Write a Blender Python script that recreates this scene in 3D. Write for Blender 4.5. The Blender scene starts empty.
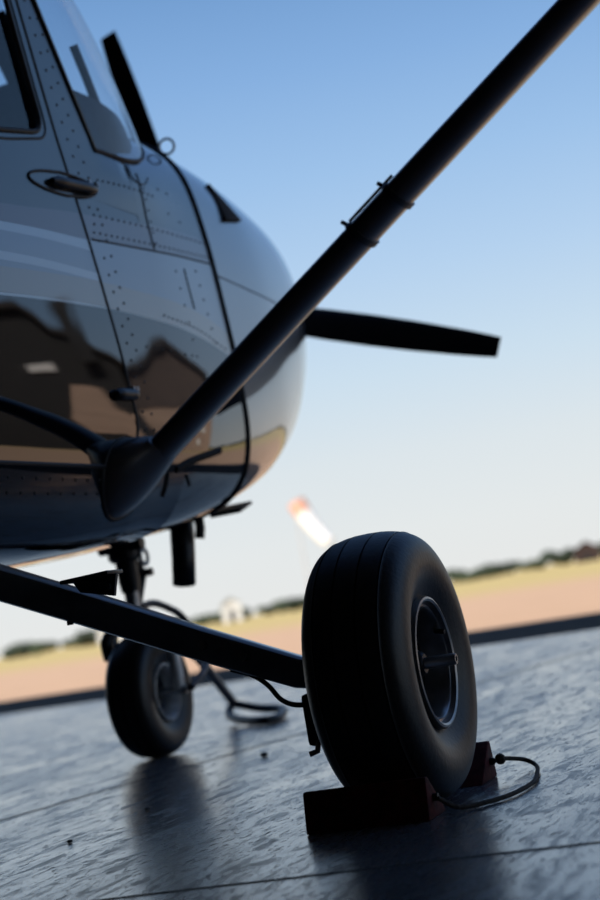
import bpy, bmesh, math, random
import numpy as np
from mathutils import Vector, Matrix
from mathutils.geometry import delaunay_2d_cdt
random.seed(7)
S = bpy.context.scene
C = S.collection
PI = math.pi

# ------------------------------------------------------------------ materials
MATS = {}
def mat(name, col=(.5, .5, .5), rough=.5, metal=0., spec=.5, coat=0., bump=0., bscale=40., vary=0.):
    if name in MATS: return MATS[name]
    m = bpy.data.materials.new(name); m.use_nodes = True
    nt = m.node_tree; b = nt.nodes['Principled BSDF']
    b.inputs['Base Color'].default_value = (*col, 1)
    b.inputs['Roughness'].default_value = rough
    b.inputs['Metallic'].default_value = metal
    b.inputs['Specular IOR Level'].default_value = spec
    b.inputs['Coat Weight'].default_value = coat
    b.inputs['Coat Roughness'].default_value = .03
    if bump or vary:
        tc = nt.nodes.new('ShaderNodeTexCoord')
        n = nt.nodes.new('ShaderNodeTexNoise'); n.inputs['Scale'].default_value = bscale; n.inputs['Detail'].default_value = 4
        nt.links.new(tc.outputs['Object'], n.inputs['Vector'])
        if bump:
            bp = nt.nodes.new('ShaderNodeBump'); bp.inputs['Strength'].default_value = bump; bp.inputs['Distance'].default_value = .004
            nt.links.new(n.outputs['Fac'], bp.inputs['Height']); nt.links.new(bp.outputs['Normal'], b.inputs['Normal'])
        if vary:
            r = nt.nodes.new('ShaderNodeValToRGB')
            lo = [c*(1-vary) for c in col]; hi = [min(1, c*(1+vary)) for c in col]
            r.color_ramp.elements[0].position = .35; r.color_ramp.elements[1].position = .65
            r.color_ramp.elements[0].color = (*lo, 1); r.color_ramp.elements[1].color = (*hi, 1)
            nt.links.new(n.outputs['Fac'], r.inputs['Fac']); nt.links.new(r.outputs['Color'], b.inputs['Base Color'])
    MATS[name] = m
    return m

rubber = mat('rubber', (.012, .0092, .0075), .45, bump=.15, bscale=120, vary=.3)
rim_m = mat('wheel_alloy', (.27, .25, .24), .30, .9, vary=.2, bscale=30)
dark_m = mat('dark_steel', (.025, .025, .027), .4, .6, vary=.25, bscale=25)
steel_m = mat('dull_steel', (.3, .3, .31), .38, .9, vary=.2, bscale=30)
black_m = mat('black_plastic', (.006, .006, .007), .5, vary=.2)
seal_m = mat('black_seal', (.004, .004, .005), .6, vary=.2)
grey_p = mat('charcoal_paint', (.040, .034, .032), .32, coat=.3, vary=.15, bscale=15)
leg_p = mat('leg_paint', (.17, .165, .165), .3, coat=.4, vary=.15, bscale=15)
wing_p = mat('wing_paint', (.35, .36, .38), .4, coat=.3, vary=.06, bscale=3)
prop_m = mat('propeller_black', (.006, .006, .007), .6, spec=.25, vary=.2)
wood_r = mat('red_painted_wood', (.070, .008, .009), .7, spec=.2, bump=.3, bscale=60, vary=.4)
rope_m = mat('dirty_rope', (.055, .042, .034), .9, bump=.8, bscale=300, vary=.4)
seat_m = mat('seat_fabric', (.035, .035, .04), .9, vary=.2)
reflect_bar_m = mat('reflection_bar_grey', (.07, .07, .075), .8, vary=.1)  # grey of the bar that imitates a windscreen reflection
vent_reflect_m = mat('vent_and_reflection_black', (.004, .004, .004), .9, vary=.1)  # black for the vent opening and the painted dark reflections

def glass_mat(name, tint, f_ior=1.5):
    m = bpy.data.materials.new(name); m.use_nodes = True
    nt = m.node_tree; nt.nodes.clear()
    o = nt.nodes.new('ShaderNodeOutputMaterial'); mx = nt.nodes.new('ShaderNodeMixShader')
    t = nt.nodes.new('ShaderNodeBsdfTransparent'); g = nt.nodes.new('ShaderNodeBsdfGlossy'); lw = nt.nodes.new('ShaderNodeLayerWeight'); pw = nt.nodes.new('ShaderNodeMath'); pw.operation = 'POWER'; f = nt.nodes.new('ShaderNodeMath'); f.operation = 'MULTIPLY_ADD'
    lw.inputs['Blend'].default_value = .5; nt.links.new(lw.outputs['Facing'], pw.inputs[0]); pw.inputs[1].default_value = 5; nt.links.new(pw.outputs[0], f.inputs[0]); f.inputs[1].default_value = .9; f.inputs[2].default_value = .06
    t.inputs['Color'].default_value = (*tint, 1); g.inputs['Roughness'].default_value = .02
    nt.links.new(f.outputs[0], mx.inputs[0]); nt.links.new(t.outputs[0], mx.inputs[1]); nt.links.new(g.outputs[0], mx.inputs[2])
    nt.links.new(mx.outputs[0], o.inputs['Surface'])
    return m
glass = glass_mat('acrylic_window', (.80, .86, .90))
dark_glass = glass_mat('hazy_window', (.86, .89, .92))

# --------------------------------------------------------------- mesh helpers
class MB:
    def __init__(s): s.v = []; s.f = []
    def add(s, vs, fs):
        o = len(s.v); s.v += [tuple(map(float, v)) for v in vs]; s.f += [tuple(i+o for i in f) for f in fs]; return s
    def grid(s, rows, closed=False, cap=False):
        n = len(rows[0]); vs = [p for r in rows for p in r]; fs = []
        for i in range(len(rows)-1):
            for j in range(n if closed else n-1):
                k = (j+1) % n
                fs.append((i*n+j, i*n+k, (i+1)*n+k, (i+1)*n+j))
        if cap:
            fs.append(tuple(range(n))[::-1]); fs.append(tuple((len(rows)-1)*n+j for j in range(n)))
        return s.add(vs, fs)
    def tube(s, pts, r, seg=12, cap=True):
        pts = [Vector(p) for p in pts]; rs = r if isinstance(r, (list, tuple)) else [r]*len(pts)
        rows = []; up = None
        for i, p in enumerate(pts):
            t = (pts[min(i+1, len(pts)-1)]-pts[max(i-1, 0)]).normalized()
            if up is None: up = t.orthogonal().normalized()
            up = (up-t*up.dot(t)).normalized(); b = t.cross(up)
            rows.append([p+(up*math.cos(a)+b*math.sin(a))*rs[i] for a in [2*PI*k/seg for k in range(seg)]])
        return s.grid(rows, True, cap)
    def ring(s, pts, r, seg=10):
        pts = [Vector(p) for p in pts]; n = len(pts); rows = []
        nor = Vector((0, 0, 0)); c = sum(pts, Vector())/n
        for i in range(n): nor += (pts[i]-c).cross(pts[(i+1) % n]-c)
        nor.normalize()
        for i in range(n+1):
            i %= n
            t = (pts[(i+1) % n]-pts[i-1]).normalized(); u = nor; b = t.cross(u).normalized()
            rows.append([pts[i]+(u*math.cos(a)+b*math.sin(a))*r for a in [2*PI*k/seg for k in range(seg)]])
        return s.grid(rows, True)
    def lathe(s, prof, o=(0, 0, 0), axis='x', seg=64, closed=False):
        rows = []
        pr = list(prof)+([prof[0]] if closed else [])
        for a, r in pr:
            row = []
            for k in range(seg):
                c, d = r*math.cos(2*PI*k/seg), r*math.sin(2*PI*k/seg)
                v = {'x': (a, c, d), 'y': (d, a, c), 'z': (c, d, a)}[axis]
                row.append((v[0]+o[0], v[1]+o[1], v[2]+o[2]))
            rows.append(row)
        return s.grid(rows, True)
    def box(s, c, d, M=None):
        vs = [Vector((x*d[0]/2, y*d[1]/2, z*d[2]/2)) for x in (-1, 1) for y in (-1, 1) for z in (-1, 1)]
        if M is not None: vs = [M @ v for v in vs]
        vs = [v+Vector(c) for v in vs]
        return s.add(vs, [(0, 1, 3, 2), (4, 6, 7, 5), (0, 4, 5, 1), (2, 3, 7, 6), (0, 2, 6, 4), (1, 5, 7, 3)])
    def prism(s, poly, a, b):
        """poly: list of Vector, extruded from offset a to offset b (vectors)"""
        n = len(poly); a = Vector(a); b = Vector(b)
        vs = [Vector(p)+a for p in poly]+[Vector(p)+b for p in poly]
        return s.add(vs, [tuple(range(n))[::-1], tuple(range(n, 2*n))]+[(i, (i+1) % n, n+(i+1) % n, n+i) for i in range(n)])
    def build(s, name, m, parent=None, smooth=40, bevel=0, sub=0, solid=0):
        me = bpy.data.meshes.new(name); me.from_pydata(s.v, [], s.f); me.validate()
        bm = bmesh.new(); bm.from_mesh(me)
        bmesh.ops.remove_doubles(bm, verts=bm.verts, dist=1e-5)
        bmesh.ops.recalc_face_normals(bm, faces=bm.faces)
        if bevel:
            es = [e for e in bm.edges if len(e.link_faces) == 2 and e.calc_face_angle(0) > .5]
            bmesh.ops.bevel(bm, geom=es, offset=bevel, segments=2, profile=.6, affect='EDGES', clamp_overlap=True)
        for f in bm.faces: f.smooth = smooth > 0
        for e in bm.edges:
            if len(e.link_faces) == 2 and e.calc_face_angle(0) > math.radians(smooth): e.smooth = False
        bm.to_mesh(me); bm.free()
        ob = bpy.data.objects.new(name, me); C.objects.link(ob); me.materials.append(m)
        if solid:
            md = ob.modifiers.new('thickness', 'SOLIDIFY'); md.thickness = solid; md.offset = -1
        if sub:
            md = ob.modifiers.new('smooth', 'SUBSURF'); md.levels = md.render_levels = sub
        if parent is not None: ob.parent = parent
        return ob

def tag(o, label=None, cat=None, group=None, kind=None):
    for k, v in (('label', label), ('category', cat), ('group', group), ('kind', kind)):
        if v: o[k] = v
    return o
def thing(name, label, cat, loc=(0, 0, 0), group=None):
    o = bpy.data.objects.new(name, None); o.empty_display_size = .2; C.objects.link(o); o.location = loc
    return tag(o, label, cat, group)
def setloc(o, v): o.location = v
def cr(pts, n):
    """Catmull-Rom through points, n samples per span"""
    P = [Vector(p) for p in pts]; P = [P[0]*2-P[1]]+P+[P[-1]*2-P[-2]]; out = []
    for i in range(1, len(P)-2):
        for k in range(n):
            t = k/n
            out.append(.5*((2*P[i])+(-P[i-1]+P[i+1])*t+(2*P[i-1]-5*P[i]+4*P[i+1]-P[i+2])*t*t+(-P[i-1]+3*P[i]-3*P[i+1]+P[i+2])*t**3))
    return out+[P[-2]]

# --------------------------------------------------- fuselage shape functions
def lower(w, zb, zw=.9):
    """five outline points of the belly under the widest point"""
    return [(w, zw), (w-.004, .75), (w-.045, zb+.085), (w-.125, zb+.022), (w*.40, zb+.003), (0, zb)]
SIDE = [(.60, .50), (.72, .527), (.90, .531), (1.15, .517), (1.33, .503), (1.50, .490), (1.80, .478), (1.97, .47)]
def pchip(xs, ys, x):
    n = len(xs)
    if x <= xs[0]: return ys[0]
    if x >= xs[-1]: return ys[-1]
    h = [xs[i+1]-xs[i] for i in range(n-1)]; d = [(ys[i+1]-ys[i])/h[i] for i in range(n-1)]
    m = [d[0]]+[0 if d[i-1]*d[i] <= 0 else 2*d[i-1]*d[i]/(d[i-1]+d[i]) for i in range(1, n-1)]+[d[-1]]
    i = max(k for k in range(n-1) if xs[k] <= x); t = (x-xs[i])/h[i]
    return ((1+2*t)*(1-t)**2*ys[i]+t*(1-t)**2*h[i]*m[i]+t*t*(3-2*t)*ys[i+1]+t*t*(t-1)*h[i]*m[i+1])
def xs_cabin(z): return pchip([a for a, b in SIDE], [b for a, b in SIDE], z)
ZJ = 1.34                                     # joint between lower hull and upper cabin side
def cabin_station(zb, k=1.0):
    top = [(0, ZJ-.02), (.15, ZJ-.02), (.32, ZJ-.015), (.46, ZJ-.005), (xs_cabin(ZJ)*k, ZJ), (xs_cabin(1.24)*k, 1.24), (xs_cabin(1.12)*k, 1.12)]
    return top+lower(.531*k, zb)
ST = {
 -4.85: [(0, 1.50), (.02, 1.50), (.04, 1.49), (.055, 1.47), (.065, 1.43), (.07, 1.38), (.07, 1.32), (.07, 1.26), (.065, 1.22), (.055, 1.19), (.035, 1.17), (.015, 1.165), (0, 1.165)],
 -3.2: [(0, 1.58), (.07, 1.575), (.13, 1.55), (.18, 1.50), (.21, 1.42), (.22, 1.32), (.22, 1.22), (.22, 1.12), (.21, 1.04), (.18, .97), (.12, .93), (.06, .92), (0, .92)],
 -2.0: [(0, 1.80), (.12, 1.79), (.24, 1.74), (.33, 1.63), (.375, 1.48), (.39, 1.30), (.40, 1.15), (.40, 1.0), (.385, .87), (.34, .77), (.25, .72), (.12, .705), (0, .70)],
 -1.215: [(0, 1.97), (.15, 1.965), (.33, 1.955), (.44, 1.90), (.475, 1.60), (.495, 1.34), (.505, 1.12), (.51, .9), (.50, .76), (.46, .67), (.37, .62), (.20, .60), (0, .60)],
 -1.20: cabin_station(.60, .965),
 -.4: cabin_station(.545), 0: cabin_station(.53), .4: cabin_station(.53), .7: cabin_station(.54),
 .980: cabin_station(.5575),
 .981: [(0, 1.65), (.14, 1.645), (.28, 1.62), (.41, 1.558), (xs_cabin(1.47), 1.47), (xs_cabin(1.31), 1.31), (xs_cabin(1.12), 1.12)]+lower(.531, .5575),
 1.0: [(0, 1.652), (.14, 1.65), (.28, 1.625), (.41, 1.562), (xs_cabin(1.47)-.0005, 1.47), (xs_cabin(1.31), 1.31), (xs_cabin(1.12), 1.12)]+lower(.531, .56),
 1.42: [(0, 1.725), (.14, 1.715), (.27, 1.685), (.385, 1.62), (.452, 1.525), (.486, 1.36), (.506, 1.15), (.519, .93), (.511, .79), (.472, .695), (.385, .638), (.2, .612), (0, .608)],
 1.75: [(0, 1.713), (.14, 1.703), (.26, 1.673), (.372, 1.606), (.440, 1.498), (.478, 1.338), (.497, 1.148), (.500, 0.968), (.485, 0.848), (.44, 0.758), (.355, 0.703), (.18, 0.676), (0, 0.672)],
 2.05: [(0, 1.698), (.13, 1.686), (.245, 1.654), (.350, 1.581), (.415, 1.476), (.452, 1.326), (.465, 1.166), (.456, 1.016), (.428, 0.906), (.375, 0.826), (.29, 0.771), (.15, 0.746), (0, 0.741)],
 2.28: [(0, 1.676), (.12, 1.664), (.225, 1.630), (.322, 1.555), (.380, 1.463), (.412, 1.338), (.418, 1.208), (.400, 1.078), (.365, 0.978), (.31, 0.898), (.235, 0.843), (.12, 0.813), (0, 0.808)],
 2.38: [(0, 1.647), (.11, 1.635), (.205, 1.604), (.290, 1.537), (.346, 1.452), (.375, 1.342), (.380, 1.222), (.362, 1.102), (.325, 1.007), (.27, 0.932), (.20, 0.882), (.105, 0.857), (0, 0.852)],
 2.42: [(0, 1.609), (.10, 1.599), (.18, 1.574), (.255, 1.514), (.305, 1.439), (.33, 1.344), (.333, 1.234), (.318, 1.124), (.285, 1.034), (.235, 0.969), (.17, 0.924), (.09, 0.899), (0, 0.894)],
 2.435: [(0, 1.494), (.05, 1.489), (.09, 1.479), (.12, 1.459), (.14, 1.434), (.15, 1.394), (.15, 1.354), (.15, 1.324), (.14, 1.294), (.12, 1.269), (.09, 1.254), (.05, 1.244), (0, 1.239)],
}
YS = sorted(ST)
def sec_ctrl(y):
    return [(pchip(YS, [ST[k][i][0] for k in YS], y), pchip(YS, [ST[k][i][1] for k in YS], y)) for i in range(13)]
def half_section(y, n=5, cabin=None):
    P = [Vector((a, b, 0)) for a, b in sec_ctrl(y if cabin is None or not cabin else min(y, .98))]
    if (-1.21 < y < .9805) if cabin is None else cabin:                       # open-cabin stations: hard corner at the joint
        return cr(P[:5], n)[:-1]+cr(P[4:], n)
    P2 = [Vector((-P[1].x, P[1].y, 0))]+P+[Vector((-P[-2].x, P[-2].y, 0))]
    out = cr(P2, n); return out[n:-n]
DECK = {}
def surf(y, z):
    """point and outward normal on the starboard skin"""
    def X(yy, zz):
        if zz > ZJ-.001 and yy < .981 and yy > -1.2:
            w = max(0, min(1, (yy-.66)/.32)); w = w*w*(3-2*w)
            if w > 0 and zz < 1.50:               # ease into the shoulder of the nose section
                if 'd' not in DECK: DECK['d'] = half_section(.982, 8)
                for a, b in zip(DECK['d'], DECK['d'][1:]):
                    if min(a.y, b.y) <= zz <= max(a.y, b.y) and a.x > .40: return xs_cabin(zz)*(1-w)+w*(a.x+(b.x-a.x)*(zz-a.y)/(b.y-a.y))
            return xs_cabin(zz)
        h = half_section(yy, 8); best = None
        for a, b in zip(h, h[1:]):
            lo, hi = min(a.y, b.y), max(a.y, b.y)
            if lo-1e-9 <= zz <= hi+1e-9 and hi > lo:
                t = (zz-a.y)/(b.y-a.y); x = a.x+(b.x-a.x)*t
                if best is None or x > best: best = x
        return best if best is not None else 0.
    e = .006; x = X(y, z)
    n = Vector((1, -(X(y+e, z)-X(y-e, z))/(2*e), -(X(y, z+e)-X(y, z-e))/(2*e))).normalized()
    return Vector((x, y, z)), n
def skin_line(yz, off=0., n=6):
    out = []
    for p in cr([(a, b, 0) for a, b in yz], n):
        q, nn = surf(p.x, p.y); out.append(q+nn*off)
    return out

# ------------------------------------------------------------- paint material
def paint():
    m = bpy.data.materials.new('striped_gloss_paint'); m.use_nodes = True
    nt = m.node_tree; b = nt.nodes['Principled BSDF']; L = nt.links.new
    tc = nt.nodes.new('ShaderNodeTexCoord'); sp = nt.nodes.new('ShaderNodeSeparateXYZ'); L(tc.outputs['Object'], sp.inputs[0])
    def math_(op, a, bb=None, c=None):
        n = nt.nodes.new('ShaderNodeMath'); n.operation = op
        for i, v in enumerate((a, bb, c)):
            if v is None: continue
            if isinstance(v, (int, float)): n.inputs[i].default_value = v
            else: L(v, n.inputs[i])
        return n.outputs[0]
    yy, zz = sp.outputs['Y'], sp.outputs['Z']
    def curve(pts):                           # z of a stripe edge as a function of y
        mr = math_('MULTIPLY_ADD', yy, 1/8., 5/8.)        # y -5..3 -> 0..1
        n = nt.nodes.new('ShaderNodeFloatCurve'); cv = n.mapping.curves[0]
        P = [((y+5)/8, z/2) for y, z in pts]
        cv.points[0].location = P[0]; cv.points[1].location = P[-1]
        for p in P[1:-1]: cv.points.new(*p)
        n.mapping.update(); L(mr, n.inputs['Value'])
        return math_('MULTIPLY', n.outputs[0], 2.)
    def below(pts):
        return math_('GREATER_THAN', curve(pts), zz)
    def mix(f, a, col):
        n = nt.nodes.new('ShaderNodeMix'); n.data_type = 'RGBA'; L(f, n.inputs['Factor'])
        if isinstance(a, tuple): n.inputs['A'].default_value = (*a, 1)
        else: L(a, n.inputs['A'])
        n.inputs['B'].default_value = (*col, 1)
        return n.outputs['Result']
    aft = math_('LESS_THAN', yy, math_('MULTIPLY_ADD', zz, -.12, .83))
    def band(a, lo, hi, col, only=None):
        f = math_('SUBTRACT', below(hi), below(lo)); f = math_('MAXIMUM', f, 0)
        if only is not None: f = math_('MULTIPLY', f, only)
        return mix(f, a, col)
    Z = lambda *p: [(-5, p[0][1]-.35*0-.2), *p, (3, p[-1][1]-.02)]
    c = (.016, .017, .020)
    c = band(c, Z((-1, 1.08), (.33, 1.205), (.68, 1.232), (1.42, 1.283), (2.2, 1.29)), Z((-1, 1.15), (.33, 1.255), (.68, 1.292), (1.42, 1.345), (2.2, 1.34)), (.085, .062, .070))
    # everything under the upper panel line in front of the door is bright silver-grey paint
    c = band(c, Z((-1, .95), (.42, 1.068), (.9, 1.075), (1.16, 1.06), (1.39, 1.025), (1.75, .97), (2.4, .9)), Z((-1, 1.08), (.33, 1.205), (.68, 1.232), (1.42, 1.283), (2.2, 1.29)), (.17, .185, .215))
    c = band(c, Z((-1, 1.075), (.33, 1.195), (.68, 1.205)), Z((-1, 1.095), (.33, 1.214), (.68, 1.228)), (.32, .335, .36), aft)
    c = band(c, Z((-1, 1.02), (.33, 1.13), (.68, 1.135)), Z((-1, 1.04), (.33, 1.148), (.68, 1.153)), (.32, .335, .36), aft)
    c = band(c, Z((-1, .95), (.42, 1.066), (.9, 1.074), (1.16, 1.06), (1.39, 1.022), (1.62, .965), (1.8, .91)), Z((-1, 1.00), (.42, 1.122), (.91, 1.137), (1.25, 1.12), (1.48, 1.061), (1.66, .99), (1.8, .92)), (.22, .19, .165))
    c = band(c, Z((-1, .945), (.42, 1.058), (.68, 1.066)), Z((-1, .952), (.42, 1.066), (.68, 1.074)), (.34, .35, .36), aft)
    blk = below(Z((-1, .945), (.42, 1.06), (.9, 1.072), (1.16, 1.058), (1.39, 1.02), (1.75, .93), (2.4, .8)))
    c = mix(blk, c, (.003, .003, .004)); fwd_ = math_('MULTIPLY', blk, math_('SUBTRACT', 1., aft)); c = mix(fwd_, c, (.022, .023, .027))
    nose = math_('GREATER_THAN', yy, 1.42)   # lighter base colour over the whole cowl
    lt = mix(nose, c, (.20, .21, .225)); c = lt
    L(c, b.inputs['Base Color'])
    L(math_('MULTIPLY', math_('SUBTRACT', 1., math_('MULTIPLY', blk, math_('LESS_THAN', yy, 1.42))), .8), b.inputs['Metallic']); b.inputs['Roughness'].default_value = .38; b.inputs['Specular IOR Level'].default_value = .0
    b.inputs['Coat Weight'].default_value = 1; b.inputs['Coat Roughness'].default_value = .02; b.inputs['Coat IOR'].default_value = 1.68
    n = nt.nodes.new('ShaderNodeTexNoise'); n.inputs['Scale'].default_value = 5.; n.inputs['Detail'].default_value = 1
    L(tc.outputs['Object'], n.inputs['Vector'])
    bp = nt.nodes.new('ShaderNodeBump'); bp.inputs['Strength'].default_value = .05; bp.inputs['Distance'].default_value = .012
    L(n.outputs['Fac'], bp.inputs['Height']); L(bp.outputs['Normal'], b.inputs['Normal']); L(bp.outputs['Normal'], b.inputs['Coat Normal'])
    return m
paint_m = paint()

# =================================================================== AIRPLANE
plane = thing('airplane', 'dark glossy high-wing airplane with silver stripes parked on the hangar floor', 'airplane')

# lower hull and nose cowl are two lofts that meet at the firewall seam
def loft(ys, cabin=None):
    rows = []
    for y in ys:
        h = half_section(y, 5, cabin if y > 0 else None)
        full = [(p.x, y, p.y) for p in h]+[(-p.x, y, p.y) for p in h[-2:0:-1]]
        rows.append(full)
    mb = MB(); mb.grid(rows, True)
    n = len(rows[0]); mb.f.append(tuple(range(n))[::-1]); mb.f.append(tuple((len(rows)-1)*n+j for j in range(n)))
    return mb
def frange(a, b, n): return [a+(b-a)*i/(n-1) for i in range(n)]
YF = 1.42
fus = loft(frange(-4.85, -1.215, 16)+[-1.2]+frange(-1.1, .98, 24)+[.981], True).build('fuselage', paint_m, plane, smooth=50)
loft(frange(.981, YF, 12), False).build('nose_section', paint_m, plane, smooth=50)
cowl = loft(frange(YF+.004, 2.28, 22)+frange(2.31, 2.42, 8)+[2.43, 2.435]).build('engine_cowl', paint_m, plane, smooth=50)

# upper cabin sides (port and starboard) with window holes
def rounded(pts, r, n=5):
    out = []; m = len(pts)
    for i in range(m):
        p0, p, p1 = Vector(pts[i-1]), Vector(pts[i]), Vector(pts[(i+1) % m])
        a = p+(p0-p).normalized()*r; b = p+(p1-p).normalized()*r
        for k in range(n+1):
            t = k/n; out.append((a*(1-t)**2+p*2*t*(1-t)+b*t*t))
    return out
def inside(p, poly):
    c = False; n = len(poly)
    for i in range(n):
        a, b = poly[i], poly[i-1]
        if (a[1] > p[1]) != (b[1] > p[1]) and p[0] < (b[0]-a[0])*(p[1]-a[1])/(b[1]-a[1])+a[0]: c = not c
    return c
def densify(poly, d):
    out = []; n = len(poly)
    for i in range(n):
        a, b = Vector(poly[i]), Vector(poly[(i+1) % n]); k = max(1, int((b-a).length/d))
        out += [a+(b-a)*j/k for j in range(k)]
    return out
def skin_patch(outline, holes, off, side=1, step=.05):
    loops = [densify(outline, step)]+[densify(h, step) for h in holes]
    V = []; E = []
    for l in loops:
        o = len(V); V += [Vector((p[0], p[1])) for p in l]; E += [(o+i, o+(i+1) % len(l)) for i in range(len(l))]
    ymin = min(p[0] for p in outline); ymax = max(p[0] for p in outline); zmin = min(p[1] for p in outline); zmax = max(p[1] for p in outline)
    def ok(q): return inside(q, loops[0]) and not any(inside(q, h) for h in loops[1:])
    y = ymin+step/2
    while y < ymax:
        z = zmin+step/2
        while z < zmax:
            if ok((y, z)) and all((Vector((y, z))-v).length > step*.4 for v in V[:len(E)]): V.append(Vector((y, z)))
            z += step
        y += step
    vo, eo, fo, *_ = delaunay_2d_cdt(V, E, [], 0, 1e-6)
    mb = MB(); vs = []
    for v in vo:
        q, n = surf(v.x, v.y); q = q+n*off; vs.append((q.x*side, q.y, q.z))
    fs = []
    for f in fo:
        c = sum((vo[i] for i in f), Vector((0, 0)))/len(f)
        if ok(c): fs.append(tuple(f))
    return mb.add(vs, fs)
door_win = rounded([(-.24, 1.405), (.36, 1.422), (.575, 1.462), (.50, 1.86), (-.20, 1.86)], .05)
rear_win = rounded([(-1.05, 1.44), (-.40, 1.41), (-.37, 1.85), (-.90, 1.85)], .06)
upper = [(-1.2, ZJ), (.983, ZJ), (.983, 1.485), (.835, 1.476), (.705, 1.715), (.585, 1.955), (-1.2, 1.955)]
door_out = rounded([(-.32, .712), (.665, .712), (.735, .79), (.708, 1.0), (.665, 1.3), (.62, 1.55), (.545, 1.90), (-.28, 1.91)], .045)
for sd in (1, -1):
    skin_patch(upper, [door_win, rear_win], 0., sd).build('cabin_side', paint_m, plane, smooth=60, solid=0)
    d = skin_patch(door_out, [door_win], .003, sd, .05).build('cabin_door', paint_m, plane, smooth=60, solid=0)
    # window: glass pane and black seal around it
    g = MB(); l = [surf(p[0], p[1]) for p in densify(door_win, .03)]
    g.add([((q.x-.006)*sd, q.y, q.z) for q, n in l], [tuple(range(len(l)))]).build('door_window', glass, d, smooth=0)
    MB().ring([(surf(p[0], p[1])[0].x*sd+.004*sd, p[0], p[1]) for p in densify(door_win, .03)], .006).build('window_seal', seal_m, d)
    big = [Vector((.12, 1.63))+(Vector(p)-Vector((.12, 1.63)))*1.0+(Vector(p)-Vector((.12, 1.63))).normalized()*.026 for p in door_win]
    MB().ring([(surf(p[0], p[1])[0].x*sd+.002*sd, p[0], p[1]) for p in densify(big, .03)], .0035).build('window_trim', seal_m, d)
    g = MB(); l = [surf(p[0], p[1]) for p in densify(rear_win, .03)]
    g.add([((q.x-.004)*sd, q.y, q.z) for q, n in l], [tuple(range(len(l)))]).build('rear_window', glass, plane, smooth=0)
    # door gap
    MB().ring([(q.x*sd, q.y, q.z) for q in [(lambda a: a[0]+a[1]*.0005)(surf(p[0], p[1])) for p in densify(door_out, .04)]], .0056, 8).build('door_gap_seal', seal_m, plane)

# roof and wings
def airfoil(ch, th, n=16):
    up = []; lo = []
    for i in range(n+1):
        x = (1-math.cos(PI*i/n))/2
        t = 5*th*(.2969*math.sqrt(x)-.126*x-.3516*x*x+.2843*x**3-.1036*x**4); cam = .02*4*x*(1-x)
        up.append((x*ch, (cam+t)*ch)); lo.append((x*ch, (cam-t)*ch))
    return up+lo[-2:0:-1]
MB().box((0, -.32, 1.965), (.945, 1.80, .03)).build('cabin_roof', paint_m, plane, bevel=.01)
for sd in (1, -1):
    rows = []
    for x, ch, le, z in ((0, 1.62, .95, 2.08), (2.6, 1.62, .95, 2.12), (5.3, 1.15, .80, 2.17), (5.5, .9, .7, 2.18)):
        rows.append([(sd*x, le-a, z+b) for a, b in airfoil(ch, .12)])
    MB().grid(rows, True, True).build('wing', wing_p, plane, smooth=50)
    rows = [[(sd*x, -4.0-a-.12*x, 1.36+b) for a, b in airfoil(ch, .09)] for x, ch in ((.03, .95), (1.75, .7))]
    MB().grid(rows, True, True).build('tailplane', wing_p, plane, smooth=50)
rows = [[(b, y-a, z) for a, b in airfoil(ch, .09)] for z, y, ch in ((1.42, -3.7, 1.3), (2.7, -4.45, .75))]
MB().grid(rows, True, True).build('tail_fin', wing_p, plane, smooth=50)

# windscreen
base = [(.492, .83, 1.475), (.487, 1.02, 1.488), (.462, 1.16, 1.53), (.385, 1.30, 1.615), (.24, 1.365, 1.685), (0, 1.39, 1.712)]
topc = [(.476, .575, 1.96), (.455, .76, 1.975), (.405, .875, 2.0), (.31, .94, 2.02), (.18, .965, 2.035), (0, .975, 2.04)]
def full_curve(c, n=6):
    h = cr(c, n); return h+[Vector((-p.x, p.y, p.z)) for p in h[-2::-1]]
B, T = full_curve(base), full_curve(topc)
rows = []
for k in range(13):
    v = k/12; bul = .035*4*v*(1-v)
    rows.append([b.lerp(t, v)+Vector((b.x*.35, .35*(1-abs(b.x)/.5)+.1, .35)).normalized()*bul*min(1, min(ci, len(B)-1-ci)/5) for ci, (b, t) in enumerate(zip(B, T))])
ws = MB().grid(rows).build('windscreen', dark_glass, plane, smooth=80)
MB().tube(B, .005, 8).build('windscreen_seal', seal_m, ws)
for sd in (1, -1):
    MB().tube([(r[0].x*sd, r[0].y, r[0].z) for r in rows], .0045, 8).build('side_seal', grey_p, ws)

# cabin furniture that shows dimly through the glass
for sx in (.24, -.24):
    s = MB(); s.prism([Vector((sx, y, z)) for y, z in ((-.02, 1.30), (.06, 1.30), (-.02, 1.66), (-.10, 1.68), (-.14, 1.62))], (-.2, 0, 0), (.2, 0, 0))
    st = s.build('seat_back', seat_m, plane, bevel=.02)
    MB().box((sx, -.09, 1.76), (.26, .07, .14)).build('headrest', seat_m, st, bevel=.025)
gs = MB(); gs.prism([Vector((0, y, z)) for y, z in ((.80, 1.40), (.80, 1.50), (.84, 1.545), (.985, 1.56), (.985, 1.40))], (-.45, 0, 0), (.45, 0, 0)).build('instrument_panel', black_m, plane, bevel=.01)
MB().tube([(.452, .885, 1.755), (.458, .912, 1.687), (.462, .945, 1.61)], .011, 10).build('windscreen_reflection_bar', reflect_bar_m, plane)  # added bar standing in for a reflection in the windscreen
shade_m = mat('blue_sunshade_cloth', (.018, .034, .065), .8, vary=.15)
sr_ = [[] for k in range(7)]
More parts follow.
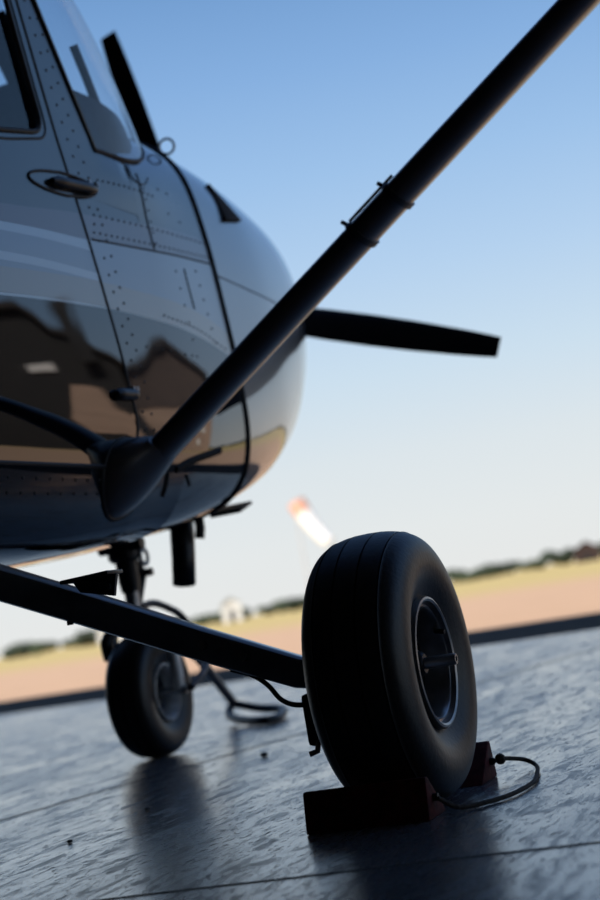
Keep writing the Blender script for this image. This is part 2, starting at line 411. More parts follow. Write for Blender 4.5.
for c in range(len(rows[0])):
    col = [r[c] for r in rows]; cxx = col[0].x; zt = max(1.62 if cxx > .27 or cxx < -.40 else (1.97 if cxx > .11 else 1.85), col[0].z+.02); k = next(i for i in range(len(col)) if col[i].z >= zt)
    p = col[0]; q = col[k-1].lerp(col[k], (zt-col[k-1].z)/(col[k].z-col[k-1].z))
    for i in range(7):
        g_ = p.lerp(q, i/6); g_ = col[0].lerp(q, i/6) if k < 2 else g_
        sr_[i].append(Vector((g_.x*.965, g_.y-.02, g_.z)))
MB().grid(sr_).build('windscreen_sunshade', shade_m, plane)

# skin details: seams, rivets, hinges, vents
def seam(name, yz, r, parent=fus, m=seal_m, off=0):
    return MB().tube(skin_line(yz, off), r, 8).build(name, m, parent)
fw = [(YF, z) for z in (1.60, 1.5, 1.36, 1.2, 1.05, .93, .8, .72)]
h = half_section(YF, 8)
ringp = [(p.x, YF+.002, p.y) for p in h]+[(-p.x, YF+.002, p.y) for p in h[-2:0:-1]]
MB().ring(ringp, .0075, 8).build('firewall_seal', seal_m, cowl)
seam('panel_seam', [(.70, 1.236), (1.0, 1.255), (1.2, 1.268), (1.405, 1.278)], .0026)
seam('panel_seam', [(1.03, 1.455), (1.03, 1.36), (1.035, 1.262)], .0026)
seam('panel_seam', [(.992, 1.47), (.996, 1.435), (1.06, 1.432), (1.11, 1.46)], .002)
seam('panel_seam', [(1.20, 1.235), (1.20, 1.20), (1.205, 1.13)], .0022)
seam('cowl_seam', [(1.44, 1.25), (1.75, 1.235), (2.05, 1.225), (2.3, 1.215)], .0018, cowl)
def rivets(name, runs, r, parent):
    mb = MB()
    for yz, n in runs:
        P = skin_line(yz, 0, 8); L = [0]
        for a, b in zip(P, P[1:]): L.append(L[-1]+(b-a).length)
        for k in range(n):
            d = L[-1]*k/(n-1); i = max(j for j in range(len(L)) if L[j] <= d+1e-9); i = min(i, len(P)-2)
            p = P[i].lerp(P[i+1], (d-L[i])/max(1e-6, L[i+1]-L[i])); q, nn = surf(p.y, p.z)
            u = nn.orthogonal().normalized(); v = nn.cross(u); rws = []
            for hh, rr in ((-.001, 1), (.0012, .9), (.0022, .5), (.0025, .02)):
                rws.append([q+nn*hh+(u*math.cos(a)+v*math.sin(a))*r*rr for a in [2*PI*j/8 for j in range(8)]])
            mb.grid(rws, True)
    return mb.build(name, dark_m, parent)
rivets('door_post_rivets', [([(.635, 1.86), (.735, 1.50), (.77, 1.30), (.80, 1.0), (.82, .80)], 30), ([(.60, 1.86), (.69, 1.50), (.73, 1.28), (.755, 1.05), (.775, .80)], 28)], .0036, fus)
rivets('panel_rivets', [([(.80, 1.395), (.95, 1.405), (1.10, 1.41)], 12), ([(.74, 1.30), (1.0, 1.315), (1.4, 1.335)], 22), ([(.72, 1.255), (1.0, 1.272), (1.40, 1.295)], 24),
    ([(.86, 1.00), (1.0, 1.0), (1.12, 1.0)], 7), ([(1.05, 1.42), (1.055, 1.28)], 6), ([(1.14, 1.22), (1.15, 1.0)], 6), ([(1.28, 1.24), (1.30, 1.05)], 6),
    ([(1.0, 1.09), (1.2, 1.075), (1.36, 1.04)], 16), ([(1.16, 1.44), (1.22, 1.44)], 2), ([(1.19, 1.38), (1.26, 1.37)], 2)], .0030, fus)
rivets('belly_rivets', [([(-.2, .69), (.3, .684), (.6, .684)], 16), ([(-.2, .66), (.3, .656), (.6, .656)], 16)], .0036, fus)

def hinge(y0, y1, z0, z1, plate):
    """door hinge: recessed oval plate with a dark pin lying across the gap"""
    c = Vector(((y0+y1)/2, (z0+z1)/2, 0)); L = (y1-y0)/2; t = (z1-z0)/(y1-y0); mb = MB(); hp = None
    if plate:
        pl = [(c.x+L*1.12*math.cos(a)-(.02 if math.cos(a) > 0 else 0), c.y+t*L*math.cos(a)+.026*math.sin(a)) for a in [2*PI*k/28 for k in range(28)]]
        hp = MB().ring([(lambda s: s[0]+s[1]*.004)(surf(*p)) for p in pl], .0035, 8).build('door_hinge', seal_m, plane)
    pin = []
    for k in range(9):
        f = k/8; y = y0+(y1-y0)*(.25+.7*f); z = z0+(z1-z0)*(.25+.7*f); q, n = surf(y, z); pin.append(q+n*.010)
    ob = mb.tube(pin, [.007]+[.013]*7+[.007], 12).build('hinge_pin' if plate else 'door_hinge', dark_m, hp or plane)
    for f in (.86, .98):
        q, n = surf(y0+(y1-y0)*f, z0+(z1-z0)*f+.014); MB().tube([q-n*.002, q+n*.014], .006, 10).build('hinge_bolt', steel_m, hp or ob)
hinge(.475, .775, 1.338, 1.362, True)
hinge(.60, .745, .87, .875, False)

# vent scoop on the cowl, small antenna ring at the windscreen base
tri = [(1.66, 1.560), (1.625, 1.435), (1.79, 1.465)]
vs = []
for yv, zv in tri:
    q, n = surf(yv, zv); vs.append((q-n*.005, q+n*.012))
vm = MB(); vm.add([v[0] for v in vs]+[v[1] for v in vs], [(0, 2, 1), (3, 4, 5), (0, 1, 4, 3), (1, 2, 5, 4), (2, 0, 3, 5)])
vm.build('cowl_vent', vent_reflect_m, cowl, bevel=.004)
MB().ring([(.436+.020*math.cos(a), 1.385+.004*math.cos(a), 1.612+.021*math.sin(a)) for a in [2*PI*k/24 for k in range(24)]], .0035, 8).build('tie_ring', steel_m, plane)
# black streaks laid on the lower skin in place of mirror reflections
for yz, r in (([(.93, .712), (1.02, .735), (1.20, .765)], .011), ([(.885, .705), (.885, .68), (.88, .652)], .010), ([(.99, .70), (1.02, .68)], .008)):
    seam('dark_reflection_streak', yz, r, fus, vent_reflect_m, -.004)

# exhaust, cowl flap and drain beneath the nose
MB().tube([(.20, 1.62, .70), (.20, 1.60, .60), (.20, 1.585, .54), (.198, 1.565, .462)], [.034, .034, .033, .032], 18, False).build('exhaust_pipe', dark_m, plane, solid=.002)
MB().box((.375, 1.56, .640), (.09, .10, .010), Matrix.Rotation(math.radians(14), 3, 'X')).build('cowl_flap', dark_m, plane, bevel=.003)
MB().tube([(.265, 1.58, .66), (.262, 1.59, .61), (.255, 1.59, .580)], .014, 10).build('drain_tube', dark_m, plane)

# ------------------------------------------------------------- propeller
HUB = Vector((0, 2.5, 1.39))
sp = MB(); sp.lathe([(2.44, .15), (2.47, .155), (2.55, .150), (2.65, .125), (2.73, .085), (2.78, .04), (2.80, .001)], (0, 0, HUB.z), 'y', 40)
spin = sp.build('spinner', grey_p, plane)
pr = spin
for a in (-19.5, 100.5, 220.5):
    ra = math.radians(a); d = Vector((math.cos(ra), 0, math.sin(ra))); side = Vector((-math.sin(ra), 0, math.cos(ra))); fwd = Vector((0, 1, 0)); rows = []
    for r, ch, th, tw in ((.10, .075, .07, 50), (.18, .09, .055, 42), (.30, .112, .034, 34), (.45, .116, .026, 27), (.60, .112, .020, 21), (.75, .103, .016, 17), (.90, .088, .012, 14), (.985, .076, .009, 12), (1.03, .068, .006, 12)):
        t = math.radians(tw); u = side*math.cos(t)+fwd*math.sin(t); w = -side*math.sin(t)+fwd*math.cos(t)
        rows.append([HUB+d*r+u*(ch/2*math.cos(b))+w*(th/2*math.sin(b)*(1+.3*math.cos(b))) for b in [2*PI*k/20 for k in range(20)]])
    MB().grid(rows, True, True).build('propeller_blade', prop_m, pr, smooth=50)

# ------------------------------------------------------------- wing struts
def strut(sd):
    a = Vector((.50*sd, .70, .672)); b = Vector((2.56*sd, .66, 2.03)); ax = (b-a).normalized(); f = Vector((0, 1, 0)); f = (f-ax*f.dot(ax)).normalized(); n = ax.cross(f)
    def section(p, k=1.): return [p+f*(c*.066*k)+n*(s*.0265*k) for c, s in [(math.cos(t)+(.12*math.cos(2*t)), math.sin(t)) for t in [2*PI*i/28 for i in range(28)]]]
    ob = MB().grid([section(a.lerp(b, k/8)) for k in range(9)], True, True).build('wing_strut', grey_p, plane, smooth=50)
    # fairing boot where the strut meets the fuselage
    cf = MB(); rows = []; zs = 1 if n.z > 0 else -1; pe = a+ax*.135
    def ringpt(t, k):
        c_, s_ = math.cos(t), math.sin(t); q, nn = surf(.665+.105*c_, .690+.085*s_); bp_ = Vector((q.x*sd, q.y, q.z))
        e_ = pe+f*(c_*.068)+n*(s_*zs*.0275)
        w_ = k*k*(3-2*k); v_ = bp_.lerp(e_, w_); v_.x += sd*(.030*math.sin(PI*min(1, k*1.15))*(1-k)-.004); return v_
    for k in (0, .06, .15, .28, .42, .58, .75, .9, 1): rows.append([ringpt(2*PI*i/36, k) for i in range(36)])
    cf.grid(rows, True, True).build('strut_fairing', grey_p, ob, smooth=60)
    MB().ring([ringpt(2*PI*i/36, 0)+Vector((sd*.003, 0, 0)) for i in range(36)], .006, 8).build('fairing_seal', seal_m, ob)
    for t in (.765, .875):
        rows = [section(a+ax*(t+dt), k) for dt, k in ((-.007, 1.02), (-.007, 1.13), (.007, 1.13), (.007, 1.02))]
        cl = MB().grid(rows, True, True); p = a+ax*t
        up = n if n.z > 0 else -n
        cb = cl.build('strut_clamp', black_m, ob, smooth=50)
        MB().tube([p-f*.03+up*.018, p-f*.03+up*.042-ax*.008], .0045, 8).build('clamp_hook', black_m, cb)
    p, q = a+ax*.77, a+ax*.90
    MB().tube([p-f*.03+up*.030, q-f*.03+up*.030], .0035, 8).build('clamp_rod', steel_m, ob)
    return ob
strut(1); strut(-1)

# ------------------------------------------------------------- main gear
XM, RM = 1.27, .2255
def wheel_lathe(W, R, grooves, bead):
    """tyre section from inner to outer bead: bulging sidewalls, round shoulders, grooved tread"""
    h = R-bead; hw = W/2
    half = [(.74, -.10), (.76, .02), (.83, .13), (.93, .27), (.985, .40), (1.0, .51), (.985, .635), (.93, .755), (.835, .850), (.69, .918), (.50, .964), (.27, .991), (0, 1.0)]
    left = [(p.x, p.y) for p in cr([(-hw*a, bead+h*b, 0) for a, b in half], 4)]
    prof = left+[(-x, r) for x, r in left[-2::-1]]
    out = []
    for (x0, r0), (x1, r1) in zip(prof, prof[1:]):
        out.append((x0, r0))
        for g in grooves:
            if x0 < g <= x1:
                f = (g-x0)/(x1-x0); r = r0+(r1-r0)*f
                out += [(g-.0030, r), (g-.0018, r-.0042), (g+.0018, r-.0042), (g+.0030, r)]
    out.append(prof[-1])
    return out
def main_gear(sd):
    # spring leg
    path = [(.36, .570, .062, .060), (.564, .481, .060, .054), (.754, .397, .058, .048), (.935, .315, .055, .044), (1.107, .241, .052, .040), (1.185, .224, .048, .036)]
    rows = []
    for i, (x, z, th, ch) in enumerate(path):
        a, b = path[max(0, i-1)], path[min(len(path)-1, i+1)]; tx, tz = b[0]-a[0], b[1]-a[1]; l = math.hypot(tx, tz); nx, nz = -tz/l, tx/l
        if nz < 0: nx, nz = -nx, -nz
        row = []
        for c, s in ((-1, -.62), (-.9, -.88), (-.6, -1), (.6, -1), (.9, -.88), (1, -.62), (1, .62), (.9, .88), (.6, 1), (-.6, 1), (-.9, .88), (-1, .62)):
            row.append((sd*(x+nx*s*th/2), c*ch/2, z+nz*s*th/2))
        rows.append(row)
    leg = MB().grid(rows, True, True).build('landing_gear_leg', leg_p, plane, smooth=30)
    # foot step on the leg
    st = MB().box((sd*.772, -.045, .459), (.094, .06, .007), Matrix.Rotation(-sd*math.radians(2), 3, 'Y')).build('foot_step', dark_m, leg, bevel=.002)
    MB().prism([Vector((sd*x, -.034, z)) for x, z in ((.730, .456), (.816, .457), (.806, .420), (.742, .436))], (0, -.004, 0), (0, .004, 0)).build('step_bracket', dark_m, st)
    for x, z in ((.762, .445), (.781, .441), (.799, .437)): MB().tube([(sd*x, -.046, z), (sd*x, -.030, z)], .006, 8).build('step_bolt', black_m, st)
    MB().tube([(sd*.698, -.01, .398), (sd*.698, -.01, .384)], .006, 10).build('leg_bolt', dark_m, leg)
    for x in (.95, 1.02): MB().tube([(sd*x, -.030, .312-(x-.95)*.44), (sd*x, -.020, .31-(x-.95)*.44)], .008, 8).build('leg_clip', steel_m, leg)
    # brake line
    MB().tube(cr([(sd*.98, .01, .262), (sd*1.02, 0, .248), (sd*1.05, -.01, .228), (sd*1.073, -.015, .200), (sd*1.105, -.02, .188), (sd*1.16, -.03, .19)], 6), .0045, 8).build('brake_line', black_m, leg)
    # wheel
    R = RM-.001
    t = MB().lathe(wheel_lathe(.173, R, (-.052, -.018, .018, .052), .106), (0, 0, 0), 'x', 128)
    t.v = [(sd*(x+XM), y, max(z+RM-.002, .0005)) for x, y, z in t.v]
    w = t.build('main_wheel', rubber, plane, smooth=35)
    rim = MB().lathe([(-.07, .095), (-.07, .108), (.0, .09), (.060, .1065), (.072, .1085), (.0765, .1065), (.0775, .103), (.0755, .0995), (.070, .098), (.066, .0965), (.0655, .0925), (.069, .0905), (.067, .0885), (.060, .087), (.050, .082), (.028, .078)], (0, 0, 0), 'x', 72)
    rim.v = [(sd*(x+XM), y, z+RM-.002) for x, y, z in rim.v]
    rm = rim.build('wheel_rim', rim_m, w, smooth=35)
    wd = MB().lathe([(.028, .078), (.016, .072), (.010, .064), (.010, .030), (.010, .001)], (0, 0, 0), 'x', 72)
    wd.v = [(sd*(x+XM), y, z+RM-.002) for x, y, z in wd.v]; wd.build('wheel_disc', dark_m, rm, smooth=35)
    hb = MB().lathe([(.008, .032), (.026, .030), (.040, .023), (.052, .020), (.056, .016), (.056, .001)], (0, 0, 0), 'x', 32)
    hb.v = [(sd*(x+XM), y, z+RM-.002) for x, y, z in hb.v]; hb.build('wheel_hub', dark_m, rm)
    ax = MB().lathe([(.04, .0095), (.105, .0095), (.109, .0085), (.109, .0052), (.09, .005), (.09, .001)], (0, 0, 0), 'x', 24)
    ax.v = [(sd*(x+XM), y, z+RM-.002) for x, y, z in ax.v]; ax.build('wheel_axle', steel_m, rm)
    for k in range(6):
        a = 2*PI*k/6+.3; q = (sd*(XM+.010), .052*math.cos(a), RM-.002+.052*math.sin(a))
        MB().lathe([(0, .009), (.010, .009), (.012, .0065), (.022, .006), (.023, .001)] if sd > 0 else [(0, .009), (-.010, .009), (-.012, .0065), (-.022, .006), (-.023, .001)], q, 'x', 6).build('rim_bolt', steel_m, rm, smooth=30)
    vz = MB().tube([(sd*(XM+.060), .070, RM+.045), (sd*(XM+.078), .066, RM+.042)], .004, 8); vz.build('valve_stem', black_m, rm)
    # brake disc and caliper on the inboard face
    bd = MB().lathe([(-.098, .02), (-.098, .094), (-.088, .094), (-.088, .02)], (0, 0, 0), 'x', 56)
    bd.v = [(sd*(x+XM), y, z+RM-.002) for x, y, z in bd.v]; bdo = bd.build('brake_disc', dark_m, w, smooth=30)
    MB().box((sd*(XM-.112), -.052, .165), (.055, .055, .085)).build('brake_caliper', dark_m, bdo, bevel=.008)
    MB().tube([(sd*(XM-.122), -.07, .135), (sd*(XM-.122), -.085, .115), (sd*(XM-.135), -.088, .112)], .005, 8).build('bleed_valve', steel_m, bdo)
    MB().tube([(sd*1.17, 0, .221), (sd*1.24, 0, .220)], .034, 20).build('axle_flange', dark_m, leg)
main_gear(1); main_gear(-1)

# ------------------------------------------------------------- nose gear
YN, RN = 1.65, .178
t = MB().lathe(wheel_lathe(.129, RN-.001, (-.03, 0, .03), .080), (0, 0, 0), 'x', 96)
t.v = [(x, y+YN, max(z+RN-.002, .0005)) for x, y, z in t.v]
nw = t.build('nose_wheel', rubber, plane, smooth=35)
for sd in (1, -1):
    r = MB().lathe([(.03, .082), (.050, .082), (.057, .080), (.058, .076), (.053, .073), (.045, .066), (.020, .058)], (0, 0, 0), 'x', 56)
    r.v = [(sd*x, y+YN, z+RN-.002) for x, y, z in r.v]
    dk = MB().lathe([(.020, .058), (.014, .05), (.014, .001)], (0, 0, 0), 'x', 56)
    dk.v = [(sd*x, y+YN, z+RN-.002) for x, y, z in dk.v]; dk.build('wheel_disc', dark_m, nw, smooth=35)
    r.build('nose_rim', mat('nose_alloy', (.5, .49, .47), .45, .7, vary=.2), nw, smooth=35)
sl = MB().tube([(0, 1.615, .70), (0, 1.622, .62), (0, 1.625, .60), (0, 1.63, .50), (0, 1.632, .47)], [.034, .034, .030, .030, .026], 20)
ns = sl.build('nose_strut', dark_m, plane)
MB().tube([(0, 1.632, .49), (0, 1.636, .385)], .021, 16).build('strut_piston', steel_m, ns)
fk = MB()
for sd in (1, -1):
    fk.tube(cr([(0, 1.637, .395), (sd*.055, 1.638, .388), (sd*.088, 1.641, .345), (sd*.094, 1.645, .26), (sd*.092, 1.65, RN)], 6), [.018]*24+[.016], 12)
fko = fk.build('nose_fork', mat('fork_alloy', (.75, .73, .70), .5, .5, vary=.15), ns)
MB().tube([(-.115, YN, RN-.002), (.115, YN, RN-.002)], .012, 12).build('nose_axle', steel_m, fko)
tl = MB()
tl.tube([(0, 1.645, .595), (0, 1.725, .52)], .013, 8); tl.tube([(0, 1.725, .52), (0, 1.65, .415)], .013, 8); tl.tube([(-.03, 1.65, .415), (.03, 1.65, .415)], .015, 10); tl.tube([(-.03, 1.725, .52), (.03, 1.725, .52)], .012, 10)
tl.build('torque_link', dark_m, ns)
MB().tube([(-.06, 1.60, .600), (.075, 1.60, .600)], [.018, .018], 14).build('shimmy_damper', dark_m, ns)
MB().lathe([(.555, .034), (.565, .046), (.60, .046), (.61, .034)], (0, 1.624, 0), 'z', 24).build('strut_collar', dark_m, ns, smooth=30)
sr = MB()
for sd in (1, -1): sr.tube([(sd*.04, 1.60, .60), (sd*.12, 1.46, .64)], .009, 8)
sr.build('steering_rod', dark_m, ns)
MB().ring([(.048, 1.652+.022*math.cos(a), .562+.022*math.sin(a)) for a in [2*PI*k/20 for k in range(20)]], .006, 8).build('tow_eye', steel_m, ns)
# port side scrub guard behind the nose tyre
MB().tube(cr([(-.082, 1.62, .36), (-.086, 1.60, .335), (-.085, 1.605, .29)], 5), .018, 12).build('fork_boss', dark_m, fko)

# ======================================================== loose things
tb = thing('tow_bar', 'bent steel tow bar hooked on the nose wheel, handle lying on the floor', 'tow bar', (0, 2.0, 0))
O = Vector((0, 2.0, 0))
def off(pts): return [Vector(p)-O for p in pts]
towp = mat('worn_tow_bar_paint', (.10, .085, .080), .45, .5, vary=.35, bscale=40)
MB().tube(off([(0, 1.93, .285), (-.02, 2.05, .25), (-.2, 2.66, .068)]), .016, 12).build('shaft', towp, tb)
for sd in (1, -1):
    MB().tube(off(cr([(sd*.124, 1.66, .178), (sd*.124, 1.76, .215), (sd*.095, 1.86, .262), (0, 1.935, .285)], 6)), .011, 10).build('yoke_arm', towp, tb)
MB().tube(off(cr([(0.0, 1.675, .424), (0, 1.76, .430), (0, 1.85, .412), (0, 1.93, .384), (0, 1.985, .335), (0, 1.99, .265)], 6)), .011, 10).build('hook_arm', black_m, tb)
hd = MB().ring(off([p for p in cr([(-.2, 2.66, .062), (-.10, 2.64, .035), (0, 2.585, .026), (.045, 2.50, .02), (.085, 2.34, .015), (.06, 2.29, .015), (-.06, 2.40, .018), (-.165, 2.54, .028), (-.20, 2.62, .045)], 4)]), .014, 10)
hd.build('handle', black_m, tb)

def chock(name, label, y_toe, y_top, y_heel, x0, x1):
    t = thing(name, label, 'wheel chock', ((x0+x1)/2, y_heel, 0), 'wheel chocks around the main wheel')
    c = Vector(((x0+x1)/2, y_heel, 0)); sg = 1 if y_heel > y_toe else -1
    poly = [Vector((0, y_toe, 0))-c*1, Vector((0, y_top-sg*.006, .064))-c, Vector((0, y_top+sg*.006, .064))-c, Vector((0, y_heel, .0))-c]
    poly = [Vector((0, p.y, p.z)) for p in poly]
    hl = (x1-x0)/2
    MB().prism(poly, (-hl, 0, 0), (hl, 0, 0)).build('block', wood_r, t, bevel=.004)
    e = MB().tube([(hl-.004, -sg*.035, .030), (hl+.008, -sg*.035, .030)], .006, 12)
    e.build('rope_eye', dark_m, t)
    return t
chock('wheel_chock', 'dark red wedge chock behind the big main wheel, nearest the camera', -.105, -.180, -.198, 1.150, 1.352)
chock('wheel_chock', 'dark red wedge chock in front of the big main wheel, partly hidden by tyre', .140, .228, .246, 1.110, 1.345)
rp = MB().tube(cr([(1.353, .211, .030), (1.364, .232, .030), (1.388, .280, .018), (1.412, .26, .008), (1.432, .18, .005), (1.452, .06, .005), (1.445, -.04, .005), (1.420, -.10, .005), (1.385, -.145, .008), (1.361, -.168, .028)], 8), .0038, 10)
kn = rp.build('chock_rope', rope_m); tag(kn, 'thin worn rope looping on the floor between the two red chocks', 'rope')
MB().lathe([(-.010, .001), (-.007, .008), (0, .010), (.007, .008), (.010, .001)], (1.361, .222, .031), 'y', 12).build('knot', rope_m, kn)

# pebbles on the floor
peb = mat('dark_pebble', (.03, .028, .027), .8, vary=.3)
def pebble(x, y, r, label):
    mb = MB(); rows = []
    for i in range(7):
        a = PI*i/6-PI/2
        rows.append([(r*math.cos(a)*math.cos(b)*(1+.25*math.sin(3*b+x*9)), r*math.cos(a)*math.sin(b)*(1+.2*math.cos(2*b+y*7)), r*.62*(1+math.sin(a))) for b in [2*PI*k/12 for k in range(12)]])
    o = mb.grid(rows, True).build('pebble', peb); o.location = (x, y, 0)
    tag(o, label, 'pebble', 'pebbles on the hangar floor')
pebble(.505, 1.205, .010, 'small dark pebble on the floor between the nose wheel and main wheel')
pebble(.583, .393, .006, 'tiny dark pebble on the floor in front of the long joint, further from camera')
pebble(.591, .058, .005, 'tiny dark pebble on the floor at the lower left, nearer the camera')

# ================================================================ SETTING
HR = math.radians(-13.5)                        # hangar is turned against the airplane
Rz = Matrix.Rotation(HR, 3, 'Z')
def hpt(x, y, z=0): v = Rz @ Vector((x, y, z)); return v
def slab(name, x0, x1, y0, y1, z0, z1, m, kind='structure', rot=True):
    M = Rz if rot else Matrix.Identity(3)
    mb = MB(); c = Vector(((x0+x1)/2, (y0+y1)/2, (z0+z1)/2))
    mb.box(M @ c, (x1-x0, y1-y0, z1-z0), M)
    o = mb.build(name, m, smooth=0); tag(o, kind=kind); return o

def floor_mat():
    m = bpy.data.materials.new('worn_painted_concrete'); m.use_nodes = True
    nt = m.node_tree; b = nt.nodes['Principled BSDF']; L = nt.links.new
    tc = nt.nodes.new('ShaderNodeTexCoord')
    mp = nt.nodes.new('ShaderNodeMapping'); mp.inputs['Rotation'].default_value = (0, 0, -HR); mp.inputs['Scale'].default_value = (4.2, 1.0, 1.)
    L(tc.outputs['Object'], mp.inputs['Vector'])
    def noise(scale, det=6., dist=0., rough=.6, vec=mp):
        n = nt.nodes.new('ShaderNodeTexNoise'); n.inputs['Scale'].default_value = scale; n.inputs['Detail'].default_value = det
        n.inputs['Distortion'].default_value = dist; n.inputs['Roughness'].default_value = rough; L(vec.outputs[0], n.inputs['Vector']); return n.outputs['Fac']
    def ramp(f, p0, c0, p1, c1):
        r = nt.nodes.new('ShaderNodeValToRGB'); r.color_ramp.elements[0].position = p0; r.color_ramp.elements[1].position = p1
        r.color_ramp.elements[0].color = (*([c0]*3 if isinstance(c0, float) else c0), 1); r.color_ramp.elements[1].color = (*([c1]*3 if isinstance(c1, float) else c1), 1)
        L(f, r.inputs['Fac']); return r.outputs['Color']
    big = noise(.9, 5, .6); mid = noise(6.5, 12, .55, .74); fine = noise(40., 8, .3, .7); pits = noise(20., 14, .5, .82); dots = noise(75., 3, .0, .5)
    w1 = ramp(mid, .48, 0., .66, .85); w2 = ramp(pits, .53, 0., .60, 1.)
    wm = nt.nodes.new('ShaderNodeMix'); wm.data_type = 'RGBA'; wm.blend_type = 'LIGHTEN'; wm.inputs['Factor'].default_value = 1.; L(w1, wm.inputs['A']); L(w2, wm.inputs['B'])
    wm2 = nt.nodes.new('ShaderNodeMix'); wm2.data_type = 'RGBA'; wm2.blend_type = 'LIGHTEN'; wm2.inputs['Factor'].default_value = 1.; L(wm.outputs['Result'], wm2.inputs['A']); L(ramp(dots, .66, 0., .70, 1.), wm2.inputs['B']); wm = wm2
    wsep = nt.nodes.new('ShaderNodeSeparateColor'); L(wm.outputs['Result'], wsep.inputs[0]); worn = wsep.outputs[0]
    mx = nt.nodes.new('ShaderNodeMix'); mx.data_type = 'RGBA'; L(worn, mx.inputs['Factor'])
    mx.inputs['A'].default_value = (.14, .136, .15, 1); mx.inputs['B'].default_value = (.022, .021, .021, 1)
    L(mx.outputs['Result'], b.inputs['Base Color'])
    r0 = nt.nodes.new('ShaderNodeMix'); r0.data_type = 'FLOAT'; L(ramp(big, .38, 0., .62, 1.), r0.inputs['Factor'])
    r0.inputs['A'].default_value = .10; r0.inputs['B'].default_value = .22
    rr = nt.nodes.new('ShaderNodeMix'); rr.data_type = 'FLOAT'; L(worn, rr.inputs['Factor']); L(r0.outputs['Result'], rr.inputs['A']); rr.inputs['B'].default_value = .50
    L(rr.outputs['Result'], b.inputs['Roughness'])
    sl_ = nt.nodes.new('ShaderNodeMix'); sl_.data_type = 'FLOAT'; L(worn, sl_.inputs['Factor']); sl_.inputs['A'].default_value = .9; sl_.inputs['B'].default_value = .25
    L(sl_.outputs['Result'], b.inputs['Specular IOR Level'])
    add = nt.nodes.new('ShaderNodeMath'); add.operation = 'MULTIPLY_ADD'; L(fine, add.inputs[0]); add.inputs[1].default_value = .5; L(pits, add.inputs[2])
    bp = nt.nodes.new('ShaderNodeBump'); bp.inputs['Strength'].default_value = .30; bp.inputs['Distance'].default_value = .0007
    L(add.outputs[0], bp.inputs['Height']); L(bp.outputs['Normal'], b.inputs['Normal'])
    return m
floor_m = floor_mat()
fl = slab('floor', -12, 11, -10, 5.50, -.3, 0, floor_m)
joint_m = mat('joint_filler', (.006, .006, .007), .9, vary=.2)
def strip(name, p, q, w, z=.0006, m=joint_m):
    p, q = Vector((*p, 0)), Vector((*q, 0)); t = (q-p).normalized(); n = Vector((-t.y, t.x, 0))*w/2
    mb = MB(); P = []
    k = 60
    rows = []
    for i in range(k+1):
        c = p.lerp(q, i/k)+n.normalized()*(.002*math.sin(i*1.7)+.0015*math.sin(i*.63)); rows.append([c+n+Vector((0, 0, z)), c-n+Vector((0, 0, z))])
    o = mb.grid(rows).build(name, m); o['kind'] = 'structure'; return o
strip('floor_joint_1', (-3, -.70), (5, -.44), .012)
strip('floor_joint_2', (-.25, -1.2), (.93, 4.2), .015)

asphalt = mat('dark_asphalt', (.010, .0095, .009), .85, spec=.1, bump=.4, bscale=90, vary=.3)
slab('tarmac_strip_floor', -60, 24, 5.50, 8.0, -.3, -.012, asphalt)
def ground_mat():
    m = bpy.data.materials.new('dry_earth_and_grass'); m.use_nodes = True
    nt = m.node_tree; b = nt.nodes['Principled BSDF']; L = nt.links.new
    tc = nt.nodes.new('ShaderNodeTexCoord'); sp = nt.nodes.new('ShaderNodeSeparateXYZ')
    mp = nt.nodes.new('ShaderNodeMapping'); mp.inputs['Rotation'].default_value = (0, 0, -HR); L(tc.outputs['Object'], mp.inputs['Vector'])
    L(mp.outputs[0], sp.inputs[0])
    n = nt.nodes.new('ShaderNodeTexNoise'); n.inputs['Scale'].default_value = .12; n.inputs['Detail'].default_value = 8; L(tc.outputs['Object'], n.inputs['Vector'])
    a = nt.nodes.new('ShaderNodeMath'); a.operation = 'MULTIPLY_ADD'; L(n.outputs['Fac'], a.inputs[0]); a.inputs[1].default_value = 14; L(sp.outputs['Y'], a.inputs[2])
    mr = nt.nodes.new('ShaderNodeMapRange'); L(a.outputs[0], mr.inputs[0]); mr.inputs[1].default_value = 28; mr.inputs[2].default_value = 46
    mx = nt.nodes.new('ShaderNodeMix'); mx.data_type = 'RGBA'; L(mr.outputs[0], mx.inputs['Factor'])
    mx.inputs['A'].default_value = (.60, .39, .245, 1); mx.inputs['B'].default_value = (.56, .43, .18, 1)
    n2 = nt.nodes.new('ShaderNodeTexNoise'); n2.inputs['Scale'].default_value = 1.5; n2.inputs['Detail'].default_value = 8; L(tc.outputs['Object'], n2.inputs['Vector'])
    r = nt.nodes.new('ShaderNodeValToRGB'); r.color_ramp.elements[0].color = (.82, .82, .82, 1); r.color_ramp.elements[1].color = (1.1, 1.1, 1.1, 1); L(n2.outputs['Fac'], r.inputs['Fac'])
    mu = nt.nodes.new('ShaderNodeMix'); mu.data_type = 'RGBA'; mu.blend_type = 'MULTIPLY'; mu.inputs['Factor'].default_value = 1; L(mx.outputs['Result'], mu.inputs['A']); L(r.outputs['Color'], mu.inputs['B'])
    L(mu.outputs['Result'], b.inputs['Base Color']); b.inputs['Roughness'].default_value = .95; b.inputs['Specular IOR Level'].default_value = .1
    return m
g = MB().box((0, 0, -.53), (6000, 6000, 1.0)).build('ground', ground_mat(), smooth=0); tag(g, kind='structure')

hang_m = mat('dark_hangar_sheet', (.030, .028, .026), .8, vary=.2, bscale=2)
slab('wall_rear', -12, 11, -10.3, -10, -.3, 5.3, hang_m)
slab('wall_left', -12.3, -12, -10, 2.6, -.3, 5.3, hang_m)
slab('wall_right', 11, 11.3, -10, 0., -.3, 5.3, hang_m)
slab('ceiling', -12.3, 11, -10.3, 2.6, 5.3, 5.5, hang_m)

